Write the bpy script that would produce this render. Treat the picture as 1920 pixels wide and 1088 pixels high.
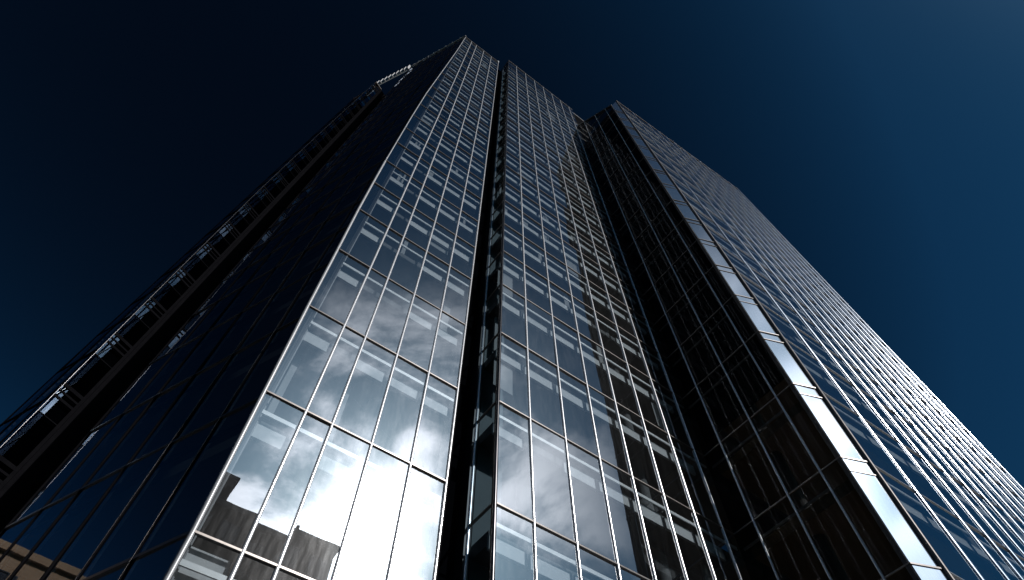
import bpy, bmesh, math, random
from mathutils import Vector
R = math.radians
random.seed(7)
for o in list(bpy.data.objects):
    bpy.data.objects.remove(o)
sc = bpy.context.scene
COL = sc.collection

# ------------------------------------------------------------------ camera
CAMZ = 1.6
PITCH = 60.57
cam_d = bpy.data.cameras.new('camera')
cam_d.sensor_fit = 'HORIZONTAL'
cam_d.sensor_width = 36.0
cam_d.lens = 36.0 * 1123.152 / 1920.0
cam_d.clip_start = 0.1
cam_d.clip_end = 5000
cam = bpy.data.objects.new('camera', cam_d)
cam.location = (0, 0, CAMZ)
cam.rotation_euler = (R(90 + PITCH), 0, 0)
COL.objects.link(cam)
sc.camera = cam

# ------------------------------------------------------------------ light
SUN_AZ, SUN_EL = 123.4, 37.4            # compass heading from +Y clockwise, elevation
sun_dir = Vector((math.sin(R(SUN_AZ)) * math.cos(R(SUN_EL)),
                  math.cos(R(SUN_AZ)) * math.cos(R(SUN_EL)), math.sin(R(SUN_EL))))
sd = bpy.data.lights.new('sun', 'SUN')
sd.energy = 3.0
sd.angle = R(0.53)
sd.color = (1.0, 0.955, 0.91)
sun = bpy.data.objects.new('sun', sd)
sun.rotation_euler = (-sun_dir).to_track_quat('-Z', 'Y').to_euler()
sun.location = (60, -40, 120)
COL.objects.link(sun)

world = bpy.data.worlds.new('World')
sc.world = world
world.use_nodes = True
wt = world.node_tree
wt.nodes.clear()
def wn(t, **k):
    n = wt.nodes.new(t)
    for a, v in k.items():
        setattr(n, a, v)
    return n
def wl(a, b):
    wt.links.new(a, b)
def wmath(op, a, b=None, c=None, clamp=False):
    n = wn('ShaderNodeMath', operation=op, use_clamp=clamp)
    for i, v in enumerate((a, b, c)):
        if v is None:
            continue
        if isinstance(v, (int, float)):
            n.inputs[i].default_value = v
        else:
            wl(v, n.inputs[i])
    return n.outputs[0]
sky = wn('ShaderNodeTexSky', sky_type='NISHITA')
sky.sun_disc = False
sky.sun_elevation = R(SUN_EL)
sky.sun_rotation = R(SUN_AZ)
sky.altitude = 0
sky.air_density = 1.0
sky.dust_density = 0.6
sky.ozone_density = 2.0
# deep, polarised sky: the Nishita colours with more contrast between the sun side and the far side
gam = wn('ShaderNodeGamma'); gam.inputs['Gamma'].default_value = 1.6
wl(sky.outputs[0], gam.inputs['Color'])
tnt = wn('ShaderNodeMixRGB', blend_type='MULTIPLY'); tnt.inputs[0].default_value = 1.0
tnt.inputs[2].default_value = (0.0180, 0.0684, 0.0722, 1)
wl(gam.outputs[0], tnt.inputs[1])
ssep = wn('ShaderNodeSeparateColor'); wl(sky.outputs[0], ssep.inputs[0])
lfac = wmath('POWER', wmath('MINIMUM', wmath('DIVIDE', ssep.outputs[2], 3.303), 1.0), 3.0)
hs = wn('ShaderNodeVectorMath', operation='SCALE'); wl(tnt.outputs[0], hs.inputs[0]); wl(lfac, hs.inputs['Scale'])
geo = wn('ShaderNodeTexCoord')
nrm = wn('ShaderNodeVectorMath', operation='NORMALIZE'); wl(geo.outputs['Generated'], nrm.inputs[0])
dot = wn('ShaderNodeVectorMath', operation='DOT_PRODUCT'); wl(nrm.outputs[0], dot.inputs[0])
dot.inputs[1].default_value = sun_dir
ang = wmath('ARCCOSINE', wmath('MINIMUM', dot.outputs['Value'], 0.999999))      # radians from the sun
def halo(width_deg, gain, power=2.0):
    q = wmath('POWER', wmath('DIVIDE', ang, R(width_deg)), power)
    return wmath('MULTIPLY', wmath('EXPONENT', wmath('MULTIPLY', q, -1.0)), gain)
sep = wn('ShaderNodeSeparateXYZ'); wl(nrm.outputs[0], sep.inputs[0])
zc = wmath('ADD', wmath('MAXIMUM', sep.outputs['Z'], 0.0), 0.12)
px = wmath('DIVIDE', sep.outputs['X'], zc); py = wmath('DIVIDE', sep.outputs['Y'], zc)
cmb = wn('ShaderNodeCombineXYZ'); wl(px, cmb.inputs[0]); wl(py, cmb.inputs[1])
CLOUD_OFF = (0.0, 0.0, 0.0)
noi = wn('ShaderNodeTexNoise'); noi.inputs['Scale'].default_value = 3.1
noi.inputs['Detail'].default_value = 8; noi.inputs['Roughness'].default_value = 0.6
noi.inputs['Distortion'].default_value = 0.35
cof = wn('ShaderNodeVectorMath', operation='ADD'); wl(cmb.outputs[0], cof.inputs[0]); cof.inputs[1].default_value = CLOUD_OFF
wl(cof.outputs[0], noi.inputs['Vector'])
ramp = wn('ShaderNodeMapRange', clamp=True); ramp.interpolation_type = 'SMOOTHSTEP'
ramp.inputs['From Min'].default_value = 0.47; ramp.inputs['From Max'].default_value = 0.66
wl(noi.outputs['Fac'], ramp.inputs['Value'])
reg = wn('ShaderNodeMapRange', clamp=True); reg.interpolation_type = 'SMOOTHSTEP'
reg.inputs['From Min'].default_value = R(27); reg.inputs['From Max'].default_value = R(11)
wl(ang, reg.inputs['Value'])
cloud_a = wmath('MULTIPLY', ramp.outputs[0], reg.outputs[0], clamp=True)
cloud_l = wmath('ADD', halo(9, 14.0), 10.0)
ccol = wn('ShaderNodeCombineColor')
wl(wmath('MULTIPLY', cloud_l, 1.0), ccol.inputs[0]); wl(wmath('MULTIPLY', cloud_l, 1.02), ccol.inputs[1]); wl(wmath('MULTIPLY', cloud_l, 1.08), ccol.inputs[2])
hl = wmath('ADD', halo(3.9, 70.0), halo(8.5, 5.0, 1.3))
hw = halo(16.5, 3.3, 2.4)
hcol = wn('ShaderNodeCombineColor')
for i_, (q1, q2, q3) in enumerate(((1.02, 0.74, 0.004), (1.0, 0.95, 0.006), (1.0, 1.22, 0.014))):
    wl(wmath('ADD', wmath('ADD', wmath('MULTIPLY', hl, q1), wmath('MULTIPLY', hw, q2)), q3), hcol.inputs[i_])
mx = wn('ShaderNodeMixRGB'); wl(cloud_a, mx.inputs[0]); wl(hs.outputs[0], mx.inputs[1]); wl(ccol.outputs[0], mx.inputs[2])
ad = wn('ShaderNodeMixRGB', blend_type='ADD'); ad.inputs[0].default_value = 1.0
wl(mx.outputs[0], ad.inputs[1]); wl(hcol.outputs[0], ad.inputs[2])
bg = wn('ShaderNodeBackground'); bg.inputs['Strength'].default_value = 0.10
wl(ad.outputs[0], bg.inputs['Color'])
wo = wn('ShaderNodeOutputWorld'); wl(bg.outputs[0], wo.inputs['Surface'])

vs = sc.view_settings
sc.display_settings.display_device = 'sRGB'
vs.view_transform = 'Standard'; vs.look = 'None'; vs.gamma = 1.0; vs.use_curve_mapping = False
vs.exposure = 0.6
sc.render.engine = 'CYCLES'
sc.cycles.max_bounces = 10; sc.cycles.glossy_bounces = 6; sc.cycles.transparent_max_bounces = 16
sc.cycles.diffuse_bounces = 3; sc.cycles.caustics_reflective = False; sc.cycles.caustics_refractive = False
sc.cycles.sample_clamp_indirect = 4.0

# ------------------------------------------------------------------ materials
MATS = {}
def mat(name):
    m = bpy.data.materials.new(name); m.use_nodes = True
    MATS[name] = m
    return m, m.node_tree
def noise_col(nt, c1, c2, scale, detail=5, coord='Object', stretch=(1, 1, 1)):
    tc = nt.nodes.new('ShaderNodeTexCoord'); mp = nt.nodes.new('ShaderNodeMapping')
    mp.inputs['Scale'].default_value = stretch
    nt.links.new(tc.outputs[coord], mp.inputs[0])
    n = nt.nodes.new('ShaderNodeTexNoise'); n.inputs['Scale'].default_value = scale; n.inputs['Detail'].default_value = detail
    nt.links.new(mp.outputs[0], n.inputs['Vector'])
    r = nt.nodes.new('ShaderNodeMixRGB'); r.inputs[1].default_value = (*c1, 1); r.inputs[2].default_value = (*c2, 1)
    nt.links.new(n.outputs['Fac'], r.inputs[0])
    return r.outputs[0], n.outputs['Fac']
def principled(name, c1, c2, scale=2.0, rough=0.5, metal=0.0, bump=0.0, stretch=(1, 1, 1), detail=5):
    m, nt = mat(name)
    b = nt.nodes['Principled BSDF']
    col, fac = noise_col(nt, c1, c2, scale, detail, stretch=stretch)
    nt.links.new(col, b.inputs['Base Color'])
    b.inputs['Roughness'].default_value = rough; b.inputs['Metallic'].default_value = metal
    if bump:
        bp = nt.nodes.new('ShaderNodeBump'); bp.inputs['Strength'].default_value = bump; bp.inputs['Distance'].default_value = 0.02
        nt.links.new(fac, bp.inputs['Height']); nt.links.new(bp.outputs[0], b.inputs['Normal'])
    return m
def glass(name, tint, refl_tint, base, ior, rough=0.0, dirt=0.007, wave=0.0022):
    """architectural glazing: a partly reflecting, partly see-through sheet with a film of dust"""
    m, nt = mat(name); N = nt.nodes; L = nt.links
    N.remove(N['Principled BSDF']); out = N['Material Output']
    tc = N.new('ShaderNodeTexCoord')
    n1 = N.new('ShaderNodeTexNoise'); n1.inputs['Scale'].default_value = 0.55; n1.inputs['Detail'].default_value = 2
    L.new(tc.outputs['Object'], n1.inputs['Vector'])
    bp = N.new('ShaderNodeBump'); bp.inputs['Strength'].default_value = 1.0; bp.inputs['Distance'].default_value = wave
    L.new(n1.outputs['Fac'], bp.inputs['Height'])
    tr = N.new('ShaderNodeBsdfTransparent'); tr.inputs[0].default_value = (*tint, 1)
    gl = N.new('ShaderNodeBsdfGlossy'); gl.distribution = 'GGX'; gl.inputs['Color'].default_value = (*refl_tint, 1); gl.inputs['Roughness'].default_value = rough
    L.new(bp.outputs[0], gl.inputs['Normal'])
    fr = N.new('ShaderNodeFresnel'); fr.inputs['IOR'].default_value = ior
    mr = N.new('ShaderNodeMapRange'); mr.inputs['To Min'].default_value = base; mr.inputs['To Max'].default_value = 1.0
    L.new(fr.outputs[0], mr.inputs['Value'])
    m1 = N.new('ShaderNodeMixShader'); L.new(mr.outputs[0], m1.inputs[0]); L.new(tr.outputs[0], m1.inputs[1]); L.new(gl.outputs[0], m1.inputs[2])
    # dust: streaky, uneven
    mp = N.new('ShaderNodeMapping'); mp.inputs['Scale'].default_value = (5.0, 5.0, 0.7); L.new(tc.outputs['Object'], mp.inputs[0])
    n2 = N.new('ShaderNodeTexNoise'); n2.inputs['Scale'].default_value = 1.6; n2.inputs['Detail'].default_value = 7; n2.inputs['Roughness'].default_value = 0.65
    L.new(mp.outputs[0], n2.inputs['Vector'])
    r2 = N.new('ShaderNodeMapRange'); r2.inputs['From Min'].default_value = 0.42; r2.inputs['From Max'].default_value = 0.8
    r2.inputs['To Min'].default_value = dirt * 0.5; r2.inputs['To Max'].default_value = dirt * 1.7
    L.new(n2.outputs['Fac'], r2.inputs['Value'])
    gd = N.new('ShaderNodeBsdfGlossy'); gd.inputs['Roughness'].default_value = 0.30; gd.inputs['Color'].default_value = (0.8, 0.82, 0.85, 1)
    m2 = N.new('ShaderNodeMixShader'); L.new(r2.outputs[0], m2.inputs[0]); L.new(m1.outputs[0], m2.inputs[1]); L.new(gd.outputs[0], m2.inputs[2])
    L.new(m2.outputs[0], out.inputs['Surface'])
    return m
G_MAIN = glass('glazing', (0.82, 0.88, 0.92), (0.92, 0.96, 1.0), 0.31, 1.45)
G_DARK = glass('shade_dark_glazing', (0.27, 0.26, 0.25), (0.34, 0.37, 0.42), 0.0, 1.18, dirt=0.002, wave=0.0005)  # darkened copy of the glazing; the unlit wall's shade is in its tint
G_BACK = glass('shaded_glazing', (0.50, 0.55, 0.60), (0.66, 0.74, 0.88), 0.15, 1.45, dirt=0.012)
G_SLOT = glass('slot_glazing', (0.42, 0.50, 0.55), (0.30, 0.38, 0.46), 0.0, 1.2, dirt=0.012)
G_RET = glass('return_glazing', (0.10, 0.14, 0.2), (0.45, 0.62, 0.9), 0.0, 1.25, dirt=0.0, wave=0.0003)
G_BLUE = glass('bright_glazing', (0.3, 0.36, 0.42), (0.75, 0.88, 1.0), 0.16, 1.42, dirt=0.0, wave=0.0003)
ALU = principled('brushed_aluminium', (0.64, 0.64, 0.66), (0.78, 0.78, 0.80), 6.0, 0.24, 0.55, stretch=(1, 1, 0.15))
ALUD = principled('satin_aluminium', (0.46, 0.46, 0.48), (0.58, 0.58, 0.60), 6.0, 0.27, 0.75, stretch=(1, 1, 0.15))
STREAK = principled('streak_plate', (0.50, 0.54, 0.60), (0.60, 0.63, 0.68), 6.0, 0.19, 1.0, stretch=(1, 1, 0.15))
DALU = principled('dark_aluminium', (0.045, 0.045, 0.048), (0.08, 0.078, 0.08), 6.0, 0.26, 1.0, stretch=(1, 1, 0.15))
SHADEM = principled('shade_black', (0.003, 0.003, 0.004), (0.006, 0.006, 0.007), 3.0, 0.95)  # black that stands in for shade in the recesses and on frames
SHADEM.node_tree.nodes['Principled BSDF'].inputs['Specular IOR Level'].default_value = 0.0
LFRAME = principled('shaded_frame', (0.016, 0.016, 0.020), (0.035, 0.034, 0.038), 3.0, 0.42)
LFRAME.node_tree.nodes['Principled BSDF'].inputs['Specular IOR Level'].default_value = 0.12
GREYM = principled('grey_frame', (0.26, 0.265, 0.28), (0.35, 0.355, 0.37), 5.0, 0.4, 0.3)
BRONZE = principled('bronze_anodised', (0.10, 0.09, 0.086), (0.17, 0.155, 0.15), 5.0, 0.33, 0.6)
DARKM = principled('dark_metal', (0.012, 0.012, 0.015), (0.03, 0.03, 0.034), 3.0, 0.32, 0.3)
WHITE = principled('white_blind', (0.48, 0.50, 0.52), (0.60, 0.61, 0.62), 1.3, 0.6)
CLOTH = principled('blind_cloth', (0.26, 0.27, 0.28), (0.34, 0.35, 0.36), 1.3, 0.8)
RAILM = principled('pale_rail', (0.70, 0.71, 0.72), (0.80, 0.81, 0.82), 3.0, 0.4, 0.1)
CEIL = principled('ceiling_tiles', (0.075, 0.08, 0.085), (0.12, 0.125, 0.13), 0.9, 0.8)
CEILW = principled('warm_ceiling', (0.28, 0.20, 0.11), (0.42, 0.31, 0.18), 0.5, 0.8)
CORE = principled('core_wall', (0.035, 0.038, 0.042), (0.06, 0.065, 0.07), 0.4, 0.8)
CLADP = principled('panel_metal', (0.40, 0.45, 0.52), (0.50, 0.55, 0.62), 2.0, 0.10, 0.95, stretch=(14, 14, 0.2), detail=3)
ROOFM = principled('roof_membrane', (0.10, 0.10, 0.11), (0.16, 0.16, 0.17), 1.0, 0.85)

# ------------------------------------------------------------------ frames
def hv(h):
    return (math.sin(R(h)), math.cos(R(h)))
class Frame:
    """a wall line: origin, heading; s runs along it, inset runs into the building, z up (camera-relative heights)"""
    def __init__(self, P, h):
        self.P = P; self.h = h; self.d = hv(h); self.n = hv(h - 90)
    def __call__(self, s, inset, z):
        return (self.P[0] + self.d[0] * s + self.n[0] * inset, self.P[1] + self.d[1] * s + self.n[1] * inset, z + CAMZ)
    def xy(self, s, inset):
        return self(s, inset, 0)[:2]
HA = 53.735
B0 = (-0.49, 13.214)
FB = Frame(B0, HA)
A_T = 1.179
FA = Frame(FB.xy(0, A_T), HA)
C_S = 11.444
FC = Frame(FB.xy(C_S, 0), HA + 90)               # from the inside corner towards the viewer
C_LEN = 5.18
D0 = FB.xy(12.50, -5.61)
cc = FB.xy(C_S, -C_LEN)
hch = math.degrees(math.atan2(D0[0] - cc[0], D0[1] - cc[1])); CH_LEN = math.hypot(D0[0] - cc[0], D0[1] - cc[1])
FCH = Frame(cc, hch)
FD = Frame(D0, 55.5)
FR = Frame(FB.xy(0, 1.23), HA + 90)              # return face of the middle wing in the slot
POST_S = -6.57
L_LEN = 10.7
lp = FA.xy(POST_S, 0.0)
FLx = Frame(lp, -60.0)
FL = Frame(FLx.xy(L_LEN, 0), 120.0)              # from the far end to the corner
KIN = FLx.xy(14.8, 0); 
KC = (KIN[0] - 0.5 * 0.95, KIN[1] - 0.866 * 0.95)
FKR = Frame(KC, 30.0)
KLEN = 4.6
kx = Frame(KC, -60.0).xy(KLEN, 0)
FK = Frame(kx, 120.0)

ZA = [-0.4, 3.9, 8.2, 12.6, 16.9, 21.1, 25.1, 28.6, 32.1, 35.7, 39.1, 42.6] + [42.6 + 3.55 * i for i in range(1, 20)]
ZB = [z - 1.1 for z in ZA]
ZB[0] = -0.4

# ------------------------------------------------------------------ part registry
PARTS = {}          # name -> list of dict(verts, faces, mat, smooth, kids)
def add(name, verts, faces, m, smooth=False, label=None):
    rec = dict(v=verts, f=faces, m=m, smooth=smooth, kids=[], label=label)
    PARTS.setdefault(name, []).append(rec)
    return rec
def kid(rec, name, verts, faces, m):
    rec['kids'].append(dict(name=name, v=verts, f=faces, m=m))
BOXF = [(0, 3, 2, 1), (4, 5, 6, 7), (0, 1, 5, 4), (1, 2, 6, 5), (2, 3, 7, 6), (3, 0, 4, 7)]
def boxv(F, s0, s1, i0, i1, z0, z1):
    return [F(s0, i0, z0), F(s1, i0, z0), F(s1, i1, z0), F(s0, i1, z0), F(s0, i0, z1), F(s1, i0, z1), F(s1, i1, z1), F(s0, i1, z1)]
def join(*vf):
    V, Fc = [], []
    for v, f in vf:
        o = len(V); V += v; Fc += [tuple(i + o for i in q) for q in f]
    return V, Fc
def mullion_geo(F, sfun, z0, z1, w=0.055, out=0.10, zs=None, arc=None):
    """extruded mullion with a rounded nose; sfun(z) gives its place along the wall"""
    prof = [(-w / 2, 0.05), (-w / 2, -out + w / 2)]
    for k in range(1, 6):
        a = math.pi * k / 6
        prof.append((-w / 2 * math.cos(a), -out + w / 2 - w / 2 * math.sin(a)))
    prof += [(w / 2, -out + w / 2), (w / 2, 0.05)]
    if arc:                                      # shallow bowed plate, shaped to catch broad sun streaks
        r_ = w / 2 / math.sin(R(arc)); prof = [(-w / 2, 0.05)]
        for k in range(9):
            a = R(-arc + 2 * arc * k / 8)
            prof.append((r_ * math.sin(a), -out - r_ * (math.cos(a) - math.cos(R(arc)))))
        prof.append((w / 2, 0.05))
    zs = zs or [z0, z1]
    V, Fc = [], []; n = len(prof)
    for z in zs:
        V += [F(sfun(z) + p, q, z) for p, q in prof]
    for r in range(len(zs) - 1):
        for i in range(n - 1):
            a = r * n + i
            Fc.append((a, a + 1, a + n + 1, a + n))
        Fc.append((r * n + n - 1, r * n, r * n + n, r * n + 2 * n - 1))
    m0 = len(V); V += V[:n] + V[(len(zs) - 1) * n:len(zs) * n]          # end caps keep their own corners
    Fc.append(tuple(range(m0 + n - 1, m0 - 1, -1))); Fc.append(tuple(range(m0 + n, m0 + 2 * n)))
    return V, Fc

def facade(F, ss, zl, top, gm, left=None, blinds=True, mul_from=0, mul_to=None, mw=0.088, mout=0.06,
           tr_m=BRONZE, mul_m=ALU, jit=0.3, rail=True, zbot=-0.4, blind_p=0.05, arc=None, rail_ext=0.0, tw=0.05):
    """curtain wall: panes between mullions and joints; top(s) is the parapet height"""
    nb = len(ss) - 1
    S = lambda i, z: (left(z) if (i == 0 and left) else ss[i])
    for i in range(nb):
        ta, tb = top(ss[i]), top(ss[i + 1])
        lv = [z for z in zl if z < min(ta, tb) - 1.0]
        for k in range(len(lv)):
            z0 = lv[k]; last = k == len(lv) - 1
            z1a, z1b = (ta, tb) if last else (lv[k + 1], lv[k + 1])
            w = ss[i + 1] - ss[i]; hgt = z1a - z0
            ax, ay = [math.tan(R(random.gauss(0, jit))) for _ in range(2)]
            # small setting-out tilt of each pane about its own centre
            def pt(s, z, sc_, zc_):
                ins = max(-0.02, min(0.02, ax * (s - sc_) + ay * (z - zc_)))
                return F(s, ins, z)
            sc_, zc_ = (ss[i] + ss[i + 1]) / 2, z0 + hgt / 2
            v = [pt(S(i, z0), z0, sc_, zc_), pt(ss[i + 1], z0, sc_, zc_), pt(ss[i + 1], z1b, sc_, zc_), pt(S(i, z1a), z1a, sc_, zc_)]
            rec = add('window', v, [(0, 1, 2, 3)], gm)
            if blinds and w > 0.8 and not last:
                a, b = max(ss[i], POST_S if left else -99) + 0.06, ss[i + 1] - 0.06
                hb = random.uniform(0.46, 0.54) if z1a > 9 else 0.95
                zt = z1a - (0.80 if z1a > 9 else 0.12)
                if random.random() < 0.96:
                    kid(rec, 'blind_box', boxv(F, a, b, 0.26, 0.36, zt - hb, zt), BOXF, WHITE)
                if z1a < 45 and random.random() < 0.22:
                    p_ = random.uniform(a + .1, b - .3)
                    kid(rec, 'partition', boxv(F, p_, p_ + random.uniform(0.06, 0.5), 0.9, 1.0, z0 + .1, zt - hb), BOXF, CLOTH)
                if random.random() < blind_p:
                    a2 = a + random.choice([0, 0, (b - a) * 0.35]); b2 = b - random.choice([0, 0, (b - a) * 0.3])
                    kid(rec, 'roller_blind', boxv(F, a2, b2, 0.40, 0.42, zt - hb - random.uniform(0.4, 2.2), zt - hb), BOXF, CLOTH)
    # joints
    zmax = max(top(ss[0]), top(ss[-1]))
    for z in zl[1:]:
        # clip where the parapet is lower
        a, b = ss[0], ss[-1]
        if z > zmax - 1.0:
            continue
        if z > min(top(a), top(b)) - 1.0:
            for q in range(41):
                s_ = ss[0] + (ss[-1] - ss[0]) * q / 40
                if top(s_) - 1.0 > z:
                    if top(ss[0]) < top(ss[-1]): a = s_
                    else: b = s_
                    if top(ss[0]) < top(ss[-1]): break
        if left and a == ss[0]:
            a = left(z)
        g1 = (boxv(F, a, b, -0.045, 0.03, z - tw / 2, z + tw / 2), BOXF)
        add('transom', *join(g1), tr_m)
        if rail:
            a2 = max(a, POST_S) if left else a
            add('rail', boxv(F, a2 + 0.06, b - 0.06 + rail_ext, 0.045, 0.09, z - 0.69, z - 0.56), BOXF, RAILM)
    # parapet cap
    a, b = ss[0], ss[-1]
    V = [F(a, -0.06, top(a)), F(b, -0.06, top(b)), F(b, 0.3, top(b)), F(a, 0.3, top(a)),
         F(a, -0.06, top(a) + .18), F(b, -0.06, top(b) + .18), F(b, 0.3, top(b) + .18), F(a, 0.3, top(a) + .18)]
    add('parapet', V, BOXF, BRONZE)
    for i in range(mul_from, (mul_to if mul_to is not None else nb) + 1):
        if i == 0 and left:
            continue
        v, f = mullion_geo(F, lambda z: ss[i], zbot, top(ss[i]) + 0.05, mw, mout, arc=arc)
        add('mullion', v, f, mul_m, True)

def slabs(F, s0, s1, i0, i1, zl, ztop, off, m=CEIL):
    for z in zl[1:]:
        if z < ztop - 1.5:
            add('floor_slab', boxv(F, s0, s1, i0, i1, z - 1.0 + off, z - 0.55 + off), BOXF, m)
    add('roof', boxv(F, s0, s1, 0.12, i1, ztop - 0.9 + off, ztop - 0.6 + off), BOXF, ROOFM)

# --- corner edge of the glass screen (bows outward at mid height)
E1 = [(-1, -6.55), (8.2, -6.58), (12.6, -6.71), (17, -6.84), (21, -6.93), (25, -7.03), (28.5, -7.08), (32, -7.12), (42, -7.15), (50, -7.12), (63, -6.88), (76, -6.66), (95, -6.47)]
def lerp(tab, z):
    for (z0, a), (z1, b) in zip(tab, tab[1:]):
        if z <= z1:
            return a + (b - a) * max(0, (z - z0)) / (z1 - z0)
    return tab[-1][1]
e1 = lambda z: lerp(E1, z)

# wing A (corner wing, sunlit face)
A_S = [POST_S, -4.764 - 0.94, -4.764, -3.492, -2.17, -0.942]
A_S = [-6.9, -5.55, -4.72, -3.46, -2.17, -0.942]
A_S = [POST_S, -5.5, -4.70, -3.46, -2.17, -0.942]
TOPA = 89.8
facade(FA, A_S, ZA, lambda s: TOPA, G_MAIN, left=e1)
v, f = mullion_geo(FA, e1, -0.4, 32, 0.11, 0.05, zs=[q[0] for q in E1 if q[0] <= 32])
add('corner_post', v, f, GREYM, True)
v, f = mullion_geo(FA, e1, 32, TOPA, 0.075, 0.04, zs=[q[0] for q in E1[:-1] if q[0] >= 32] + [TOPA + .2])
add('corner_post', v, f, GREYM, True)
add('inner_post', boxv(FA, POST_S - 0.07, POST_S + 0.07, 0.06, 0.22, -0.4, TOPA - 0.3), BOXF, DARKM)
slabs(FA, POST_S + 0.2, -0.95, 0.45, 7.0, ZA, TOPA, 0.0)
add('core_wall', boxv(FA, POST_S + 3, 6, 7.0, 7.2, -1, TOPA - 1), BOXF, CORE)

# slot between A and B
add('slot_wall', boxv(FA, -0.942 + 0.02, 0.9, 0.55, 0.7, -1, 88.2), BOXF, SHADEM)
add('slot_post', boxv(FA, -0.915, -0.85, -0.02, 0.5, -1, 88.9), BOXF, SHADEM)
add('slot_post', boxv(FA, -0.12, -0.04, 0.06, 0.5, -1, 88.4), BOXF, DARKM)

# wing B (middle wing)
TOPB = 88.6
facade(FR, [0, 1.23], ZB, lambda s: TOPB, G_SLOT, blinds=False, rail=False, mul_from=0, mul_to=0)
CATCHM = principled('blue_grey_light_catcher', (0.09, 0.12, 0.135), (0.13, 0.165, 0.18), 1.0, 0.8)
add('partition', boxv(FB, 0.12, 1.1, 1.24, 1.3, -0.4, 87), BOXF, CATCHM)  # wall added to catch sun so the slot glass looks lit
B_S = [0] + [1.364 + 1.568 * i for i in range(7)] + [C_S]
facade(FB, B_S, ZB, lambda s: TOPB, G_MAIN, mul_from=1, mul_to=7)
v, f = mullion_geo(FB, lambda z: 0.0, -0.4, TOPB + .2, 0.13, 0.08)
add('corner_post', v, f, DALU, True)
slabs(FB, 0.15, C_S + 4, 0.45, 8.0, ZB, TOPB, 0.006)
add('core_wall', boxv(FB, 0.4, C_S + 5, 8.0, 8.2, -1, TOPB - 1), BOXF, CORE)

# wing C/D (front wing)
topC = lambda t: 79.6 + (72.6 - 79.6) * t / C_LEN
C_L = [0.0, 1.022, 2.756, 4.282, C_LEN]
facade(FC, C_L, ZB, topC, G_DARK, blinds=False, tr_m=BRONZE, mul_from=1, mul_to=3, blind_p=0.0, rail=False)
for z in ZB[1:]:
    if z < 70:
        add('rail', boxv(FC, 0.1, C_LEN - 0.95, 0.12, 0.17, z - 0.72, z - 0.62), BOXF, RAILM)
add('added_shade_panel', boxv(FC, 0.1, C_LEN - 0.2, 0.40, 0.44, 21, 71), BOXF, SHADEM)  # sheet added behind the glass to keep the rooms black
# opaque dark strip beside the corner, and the corner itself
add('dark_panel', boxv(FC, C_LEN - 0.16, C_LEN - 0.005, -0.03, 0.1, -0.4, 72.6), BOXF, DARKM)
topCH = lambda s: 72.6 + 3.4 * s / CH_LEN
def chamfer():
    zl = [z for z in ZB if z < 71.5] 
    for k in range(len(zl)):
        z0 = zl[k]; z1 = zl[k + 1] if k + 1 < len(zl) else None
        za, zb_ = (z1, z1) if z1 else (topCH(0), topCH(CH_LEN))
        ins = random.uniform(-0.012, 0.012); iv = random.uniform(-0.012, 0.012)
        v = [FCH(0.04, ins - iv, z0 + .03), FCH(CH_LEN - .04, -ins - iv, z0 + .03), FCH(CH_LEN - .04, -ins + iv, zb_ - .03), FCH(0.04, ins + iv, za - .03),
             FCH(0.04, .06, z0 + .03), FCH(CH_LEN - .04, .06, z0 + .03), FCH(CH_LEN - .04, .06, zb_ - .03), FCH(0.04, .06, za - .03)]
        add('corner_panel', v, [(0, 1, 2, 3), (7, 6, 5, 4), (1, 0, 4, 5), (2, 1, 5, 6), (3, 2, 6, 7), (0, 3, 7, 4)], CLADP)
        if k:
            add('transom', boxv(FCH, 0, CH_LEN, -0.04, 0.05, z0 - .03, z0 + .03), BOXF, BRONZE)
            if z0 > 6:
                add('transom', boxv(FCH, 0.02, CH_LEN - .02, -0.03, 0.05, z0 - .66, z0 - .62), BOXF, BRONZE)
chamfer()
v, f = mullion_geo(FCH, lambda z: CH_LEN, -0.4, 76.2, 0.14, 0.12)
add('corner_post', v, f, BRONZE)
D_LEN = 22.6
D_S = [0.12, 2.75, 5.4, 7.1] + [7.1 + 1.55 * i for i in range(1, 11)]
D_S = [s for s in D_S if s <= D_LEN + .1]
topD = lambda s: 76.4 + 3.4 * s / D_LEN
facade(FD, D_S, ZB, topD, G_MAIN, mul_from=1, mw=0.24, mout=0.03, arc=40, mul_m=STREAK, tr_m=ALUD, tw=0.035)  # wide bowed plates added to imitate glare beside the mullions
slabs(FC, 0.2, C_LEN - 0.2, 0.45, 9.0, ZB, 72.4, 0.012, CEILW)
slabs(FD, 0.6, D_LEN - 0.2, 0.45, 7.5, ZB, 76.0, 0.018)
add('core_wall', boxv(FD, 1.5, D_LEN - .3, 7.5, 7.7, -1, 74), BOXF, CORE)
add('core_wall', boxv(FD, D_LEN - 0.2, D_LEN, 0.1, 7.5, -1, 78), BOXF, CORE)

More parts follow.
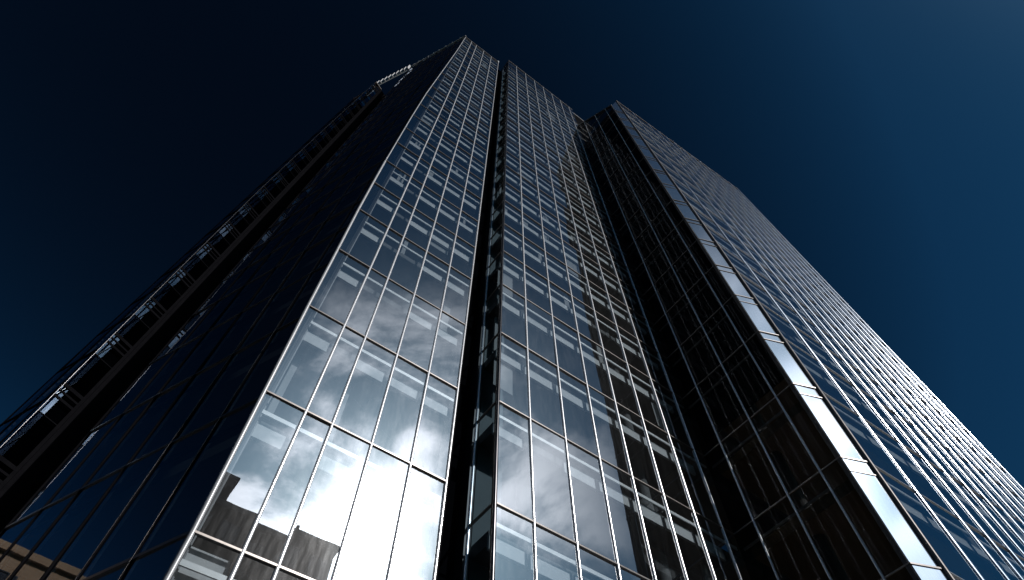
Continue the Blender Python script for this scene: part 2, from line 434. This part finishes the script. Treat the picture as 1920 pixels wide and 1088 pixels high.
# wing L (shaded face round the corner)
L_K = [0, 1.72, 3.6, 5.4, 7.3, 9.0, L_LEN]
L_S = [L_LEN - k for k in reversed(L_K)]
topL = lambda s: 99.0 - 8.2 * s / L_LEN
facade(FL, L_S, ZA, topL, G_BACK, blinds=False, rail=False, mul_from=0, mul_to=len(L_S) - 2, tr_m=DARKM, mul_m=SHADEM, mw=0.06, mout=0.05, tw=0.09)
add('coping', [FL(0, -0.10, topL(0) + .18), FL(L_LEN, -0.10, topL(L_LEN) + .18), FL(L_LEN, 0.05, topL(L_LEN) + .18), FL(0, 0.05, topL(0) + .18),
             FL(0, -0.10, topL(0) + .42), FL(L_LEN, -0.10, topL(L_LEN) + .42), FL(L_LEN, 0.05, topL(L_LEN) + .42), FL(0, 0.05, topL(0) + .42)], BOXF, ALU)
for s_ in (L_LEN - 1.72, L_LEN - 3.6):  # thin metal beads added on two mullions to catch sun glints
    v, f = mullion_geo(FL, lambda z: s_, 3, 40, 0.022, 0.056)
    add('mullion', v, f, DALU, True)
for s_ in L_S[1:]:
    add('inner_post', boxv(FL, s_ - 0.42, s_ - 0.16, 0.14, 0.20, -0.4, 88), BOXF, GREYM)
for z in ZA[2:]:
    if z < 88:
        add('rail', boxv(FL, 0.1, L_LEN - 0.15, 0.05, 0.12, z - 0.82, z - 0.70), BOXF, DARKM)
slabs(FL, 0.3, L_LEN - 0.5, 0.4, 6.0, ZA, 90.0, -0.006)
add('core_wall', boxv(FL, 0.0, L_LEN - 5, 6.0, 6.2, -1, 90), BOXF, CORE)
# recess between L and K
add('slot_wall', boxv(FLx, L_LEN + 0.0, 15.6, -1.6, -1.4, -1, 91), BOXF, SHADEM) if False else None
FSL = Frame(FLx.xy(15.4, 0), 120.0)
SZ0, SZ1 = 94.0, 100.0
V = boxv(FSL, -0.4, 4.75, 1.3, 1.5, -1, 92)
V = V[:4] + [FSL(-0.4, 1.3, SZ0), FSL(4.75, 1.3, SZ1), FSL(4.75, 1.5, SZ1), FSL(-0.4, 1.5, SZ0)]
add('slot_wall', V, BOXF, SHADEM)
# roof screen that closes the recess at the skyline
FRS = Frame(FLx.xy(15.6, 0), 120.0)
zrs = lambda q: 94.6 + (99.2 - 94.6) * q / 4.9
add('roof_screen', [FRS(0, -0.75, zrs(0) - 2.5), FRS(4.9, 0.0, zrs(4.9) - 2.5), FRS(4.9, 0.1, zrs(4.9) - 2.5), FRS(0, -0.65, zrs(0) - 2.5),
                    FRS(0, -0.75, zrs(0)), FRS(4.9, 0.0, zrs(4.9)), FRS(4.9, 0.1, zrs(4.9)), FRS(0, -0.65, zrs(0))], BOXF, GREYM)
for q in range(9):
    q_ = 0.3 + q * 0.55
    add('screen_fin', boxv(FRS, q_, q_ + 0.12, -0.75 + 0.75 * q_ / 4.9 - 0.35, -0.75 + 0.75 * q_ / 4.9, zrs(q_) - 2.3, zrs(q_)), BOXF, GREYM)
add('slot_wall', boxv(FSL, 4.70, 4.85, 0.05, 1.3, -1, 92), BOXF, SHADEM)
for z in ZA[1:]:
    if z < 91:
        add('slot_rail', boxv(FSL, 0.7, 4.65, 0.75, 0.9, z - 0.15, z + 0.1), BOXF, SHADEM)
# wing K (beyond the recess): its glass screen also bows past the corner
KQ = [(-1, 0.0), (10, 0.05), (20, 0.18), (32, 0.36), (45, 0.5), (62, 0.5), (78, 0.42), (95, 0.32)]
kq = lambda z: -lerp(KQ, z)
TOPK = 91.5
zk = [z for z in ZA if z < TOPK - 1]
for z0, z1 in zip(zk, zk[1:]):
    for a_, b_, g_ in ((z0 + .1, z1 - 1.75, G_RET), (z1 - 1.70, z1 - 0.75, G_BLUE), (z1 - 0.62, z1 - 0.40, G_BLUE), (z1 - 0.30, z1 - 0.08, G_BLUE)):
        add('window', [FKR(kq(a_), 0, a_), FKR(0.78, 0, a_), FKR(0.78, 0, b_), FKR(kq(b_), 0, b_)], [(0, 1, 2, 3)], g_)
    add('transom', boxv(FKR, kq(z1), 0.80, -0.03, 0.05, z1 - 0.08, z1 + 0.1), BOXF, SHADEM)
    add('transom', boxv(FKR, kq(z1), 0.80, -0.02, 0.04, z1 - 0.75, z1 - 0.62), BOXF, SHADEM)
    add('transom', boxv(FKR, kq(z1), 0.80, -0.02, 0.04, z1 - 0.40, z1 - 0.30), BOXF, SHADEM)
    add('transom', boxv(FKR, kq(z1), 0.80, -0.02, 0.04, z1 - 1.75, z1 - 1.70), BOXF, SHADEM)
add('inner_post', boxv(FKR, 0.80, 0.95, 0.01, 0.2, -0.4, TOPK), BOXF, SHADEM)
v, f = mullion_geo(FKR, kq, -0.4, TOPK + .1, 0.05, 0.03, zs=[q[0] for q in KQ[:-1]] + [TOPK + .1])
add('corner_post', v, f, DALU, True)
add('parapet', boxv(FKR, kq(TOPK), 0.95, -0.04, 0.3, TOPK, TOPK + .18), BOXF, BRONZE)
facade(FK, [0, 1.55, 3.1, KLEN], ZA, lambda s: TOPK, G_BACK, blinds=False, rail=False, mul_from=0, mul_to=2, tr_m=SHADEM, mul_m=SHADEM, mout=0.04, tw=0.09)
slabs(FK, 0.2, KLEN - 0.4, 0.4, 7.0, ZA, TOPK, 0.0)
add('slot_wall', boxv(FKR, 0.96, 2.4, 0.0, 0.15, -1, TOPK), BOXF, SHADEM)
add('added_shade_panel', boxv(FKR, 0.12, 0.77, 0.16, 0.2, -1, TOPK - 1), BOXF, SHADEM)  # sheet added to hide the sunlit interior behind the return glass
add('core_wall', boxv(FK, 0.0, 0.15, 0.1, 7, -1, TOPK - 1), BOXF, CORE)
add('core_wall', boxv(FK, 0.15, KLEN + 3.0, 7.0, 7.2, -1, TOPK - 1), BOXF, CORE)

# roof railing posts with round heads along the shaded wing's parapet
def post_geo(F, s, inset, z, h=1.1, r=0.04, rb=0.2):
    V, Fc = [], []
    n = 8
    rings = [(0, r), (h, r)] + [(h + rb - rb * math.cos(math.pi * k / 6), rb * math.sin(math.pi * k / 6)) for k in range(1, 6)]
    for zz, rr in rings:
        V += [F(s + rr * math.cos(2 * math.pi * i / n), inset + rr * math.sin(2 * math.pi * i / n), z + zz) for i in range(n)]
    for q in range(len(rings) - 1):
        for i in range(n):
            Fc.append((q * n + i, q * n + (i + 1) % n, (q + 1) * n + (i + 1) % n, (q + 1) * n + i))
    Fc.append(tuple(range((len(rings) - 1) * n, len(rings) * n)))
    return V, Fc
for k in (1.1, 2.6, 3.9, 5.2, 6.3, 7.4, 8.4, 9.4, 10.4):
    s_ = L_LEN - k
    add('railing_post', *post_geo(FL, s_, 0.1, topL(s_) + 0.15), ALU)
add('railing_post', *post_geo(FK, KLEN - 1.2, 0.1, TOPK + 0.15), ALU)
add('railing_post', *post_geo(FA, -1.0, 0.1, TOPA + 0.1, 0.3), ALU)
add('railing_post', *post_geo(FC, C_LEN - .1, 0.1, 72.7, 0.35, rb=.07), ALU)
# interior columns
for F, ss_, zt in ((FA, (-3.2,), 87), (FB, (2.2, 8.4), 86), (FD, (3.4, 10, 17), 74), (FC, (2.4,), 70)):
    for s_ in ss_:
        V = []; Fc = []; n = 14
        for zz in (-1, zt):
            V += [F(s_ + .28 * math.cos(2 * math.pi * i / n), 1.5 + .28 * math.sin(2 * math.pi * i / n), zz) for i in range(n)]
        for i in range(n):
            Fc.append((i, (i + 1) % n, n + (i + 1) % n, n + i))
        add('column', V, Fc, CEIL, True)

# ------------------------------------------------------------------ build the parts as objects
ct, st_ = math.cos(R(PITCH)), math.sin(R(PITCH))
def seen_area(vs_):
    """rough size in the picture, only used to choose which 100 repeats become individuals"""
    P = []
    for x, y, z in vs_:
        z -= CAMZ
        dd = y * ct + z * st_
        if dd < 0.2:
            return 0.0
        P.append((960 + 1123 * x / dd, 544 - 1123 * (-y * st_ + z * ct) / dd))
    x0, x1 = max(0, min(p[0] for p in P)), min(1920, max(p[0] for p in P))
    y0, y1 = max(0, min(p[1] for p in P)), min(1088, max(p[1] for p in P))
    return max(0, x1 - x0) * max(0, y1 - y0)
def mesh_obj(name, V, Fc, m, parent=None, smooth=False, origin=None):
    o0 = Vector(V[0]) if origin is None else Vector(origin)
    me = bpy.data.meshes.new(name)
    me.from_pydata([tuple(Vector(v) - o0) for v in V], [], Fc)
    me.materials.append(m); me.update()
    bm = bmesh.new(); bm.from_mesh(me)
    if name != 'window' and len(bm.faces) > 1:
        bmesh.ops.recalc_face_normals(bm, faces=bm.faces)
    bm.to_mesh(me); bm.free()
    if smooth:
        for p in me.polygons:
            p.use_smooth = len(p.vertices) == 4
    o = bpy.data.objects.new(name, me); COL.objects.link(o)
    o.location = o0
    if parent is not None:
        o.parent = parent
        o.location = o0 - parent_origin(parent)
    return o
ORIG = {}
def parent_origin(p):
    return ORIG[p.name]
def empty(name, loc, label, cat):
    o = bpy.data.objects.new(name, None); COL.objects.link(o); o.location = loc
    o['label'] = label; o['category'] = cat
    ORIG[o.name] = Vector(loc)
    return o
tower = empty('glass_tower', (FB(2, 6, -CAMZ)), 'dark glass office tower with stepped wings and thin metal mullions, rising over the viewer', 'tower')
def smooth_obj(o, on):
    pass
for name, recs in PARTS.items():
    recs.sort(key=lambda r: -seen_area(r['v']))
    ind, rest = recs[:100], recs[100:]
    if len(rest) and len(rest) < 2:
        ind, rest = recs, []
    for r in ind:
        o = mesh_obj(name, r['v'], r['f'], r['m'], tower, r['smooth'])
        ORIG[o.name] = Vector(r['v'][0])
        for k in r['kids']:
            mesh_obj(k['name'], k['v'], k['f'], k['m'], o)
    if rest:
        bym = {}
        mats = []
        V, Fc, MI = [], [], []
        KV = {}
        for r in rest:
            if r['m'] not in mats: mats.append(r['m'])
            o_ = len(V); V += r['v']; Fc += [tuple(i + o_ for i in q) for q in r['f']]; MI += [mats.index(r['m'])] * len(r['f'])
            for k in r['kids']:
                d_ = KV.setdefault(k['name'], ([], [], k['m'])); o2 = len(d_[0])
                d_[0].extend(k['v']); d_[1].extend([tuple(i + o2 for i in q) for q in k['f']])
        o = mesh_obj(name, V, Fc, mats[0], tower)
        for m in mats[1:]: o.data.materials.append(m)
        o.data.polygons.foreach_set('material_index', MI)
        o['kind'] = 'stuff'
        ORIG[o.name] = Vector(V[0])
        for kn, (kv, kf, km) in KV.items():
            q = mesh_obj(kn, kv, kf, km, o); q['kind'] = 'stuff'

# ------------------------------------------------------------------ ground and street
def structure(o):
    o['kind'] = 'structure'; return o
ASPH = principled('asphalt', (0.035, 0.035, 0.037), (0.065, 0.064, 0.063), 3.0, 0.9, bump=0.3)
PAVE = principled('paving', (0.20, 0.19, 0.18), (0.30, 0.29, 0.27), 1.2, 0.85, bump=0.2)
BRICK, bnt = mat('brown_brick')
bb = bnt.nodes['Principled BSDF']; bt = bnt.nodes.new('ShaderNodeTexBrick'); tcb = bnt.nodes.new('ShaderNodeTexCoord')
mpb = bnt.nodes.new('ShaderNodeMapping'); mpb.inputs['Rotation'].default_value = (R(90), 0, 0)
bnt.links.new(tcb.outputs['Object'], mpb.inputs[0]); bnt.links.new(mpb.outputs[0], bt.inputs['Vector'])
bt.inputs['Scale'].default_value = 3.0
bt.inputs['Color1'].default_value = (0.20, 0.115, 0.055, 1); bt.inputs['Color2'].default_value = (0.26, 0.155, 0.08, 1); bt.inputs['Mortar'].default_value = (0.24, 0.19, 0.14, 1)
bnt.links.new(bt.outputs['Color'], bb.inputs['Base Color']); bb.inputs['Roughness'].default_value = 0.9
STONE = principled('brown_stone', (0.055, 0.043, 0.034), (0.085, 0.068, 0.055), 0.6, 0.85)
DSTONE = principled('dark_cladding', (0.05, 0.055, 0.065), (0.08, 0.085, 0.095), 0.8, 0.6)
WINM = principled('dark_window', (0.015, 0.018, 0.022), (0.03, 0.033, 0.04), 0.5, 0.12, 0.0)
structure(mesh_obj('ground', [(-1500, -1500, -0.15), (1500, -1500, -0.15), (1500, 1500, -0.15), (-1500, 1500, -0.15)], [(0, 1, 2, 3)], ASPH, origin=(0, 0, 0)))
FP = Frame((0, 0), HA)
structure(mesh_obj('pavement', [(x, y, z - CAMZ) for x, y, z in boxv(Frame(FB.xy(0, 0), HA), -70, 60, -16, 30, -0.14, 0.0)], BOXF, PAVE, origin=(0, 0, 0)))

def block(name, label, F, width, depth, height, wall_m, nfl, nbay, ww, wh, cat='building', sill=0.9, roof_m=None):
    root = empty(name, F(width / 2, 0, -CAMZ), label, cat)
    w = mesh_obj('wall', boxv(F, 0, width, 0, depth, -CAMZ - .1, height - CAMZ), BOXF, wall_m, root)
    r = mesh_obj('roof', boxv(F, -0.3, width + 0.3, -0.35, depth + .3, height - CAMZ + 0.004, height - CAMZ + 0.6), BOXF, roof_m or ROOFM, root)
    for q in range(3 if height > 40 else 0):
        a_ = width * (0.12 + 0.3 * q); h_ = 1.2 + 0.9 * ((q * 7) % 3)
        mesh_obj('roof_plant', *join((boxv(F, a_, a_ + width * 0.13, 2, 6, height - CAMZ + .6, height - CAMZ + .6 + h_), BOXF),
                 (boxv(F, a_ + .4, a_ + .7, 2.4, 2.7, height - CAMZ + .6 + h_, height - CAMZ + 2.0 + h_), BOXF)), ROOFM, root)
    recs = []
    fh = (height - 1.0) / nfl; bw = width / nbay
    for j in range(nfl):
        for i in range(nbay):
            s0 = bw * (i + 0.5) - ww / 2; z0 = j * fh + sill + .4 - CAMZ
            recs.append((seen(F, s0, z0), s0, z0))
    recs.sort()
    V, Fc = [], []
    for n_, (q, s0, z0) in enumerate(recs):
        fr = join((boxv(F, s0 - .1, s0, -0.08, 0.02, z0 - .1, z0 + wh + .1), BOXF), (boxv(F, s0 + ww, s0 + ww + .1, -0.08, 0.02, z0 - .1, z0 + wh + .1), BOXF),
                  (boxv(F, s0, s0 + ww, -0.08, 0.02, z0 - .1, z0), BOXF), (boxv(F, s0, s0 + ww, -0.08, 0.02, z0 + wh, z0 + wh + .1), BOXF),
                  (boxv(F, s0 + ww / 2 - .04, s0 + ww / 2 + .04, -0.07, 0.02, z0, z0 + wh), BOXF), (boxv(F, s0, s0 + ww, -0.02, 0.02, z0, z0 + wh), BOXF))
        if n_ < 100 and False:
            pass
        o_ = len(V); V += fr[0]; Fc += [tuple(a + o_ for a in f_) for f_ in fr[1]]
    if len(recs) <= 100:
        for n_ in range(len(recs)):
            mesh_obj('window', V[48 * n_:48 * n_ + 48], [tuple(a - 0 for a in f_) for f_ in Fc[:36]], WINM, root)
    else:
        for n_ in range(100):
            mesh_obj('window', V[48 * n_:48 * n_ + 48], Fc[:36], WINM, root)
        o = mesh_obj('window', V[4800:], [tuple(a - 4800 for a in f_) for f_ in Fc[3600:]], WINM, root); o['kind'] = 'stuff'
    return root
def seen(F, s, z):
    return -z
# brown brick block across the street to the left (mirrored in the shaded wing)
cx_, cy_ = -53.0, 22.0
fb = Frame((cx_ + 22 * hv(-168)[0], cy_ + 22 * hv(-168)[1]), 12.0)
block('brick_building', 'sunlit brown brick block with rows of dark windows across the street', fb, 40, 14, 34.0, BRICK, 8, 11, 1.9, 2.3, roof_m=BRICK)
# backlit blocks behind the viewer (mirrored low in the sunlit wing)
fo = Frame(FA.xy(10.3, -45), HA + 180)
block('stone_building', 'broad brown stone block with a flat roof facing the glass tower', fo, 30, 14, 44.2, STONE, 11, 10, 1.7, 2.2)
fo2 = Frame(FA.xy(0.1, -64), HA + 180)
block('dark_office_block', 'taller dark clad office block behind the brown stone block', fo2, 22, 16, 63.0, DSTONE, 16, 8, 2.1, 2.3)
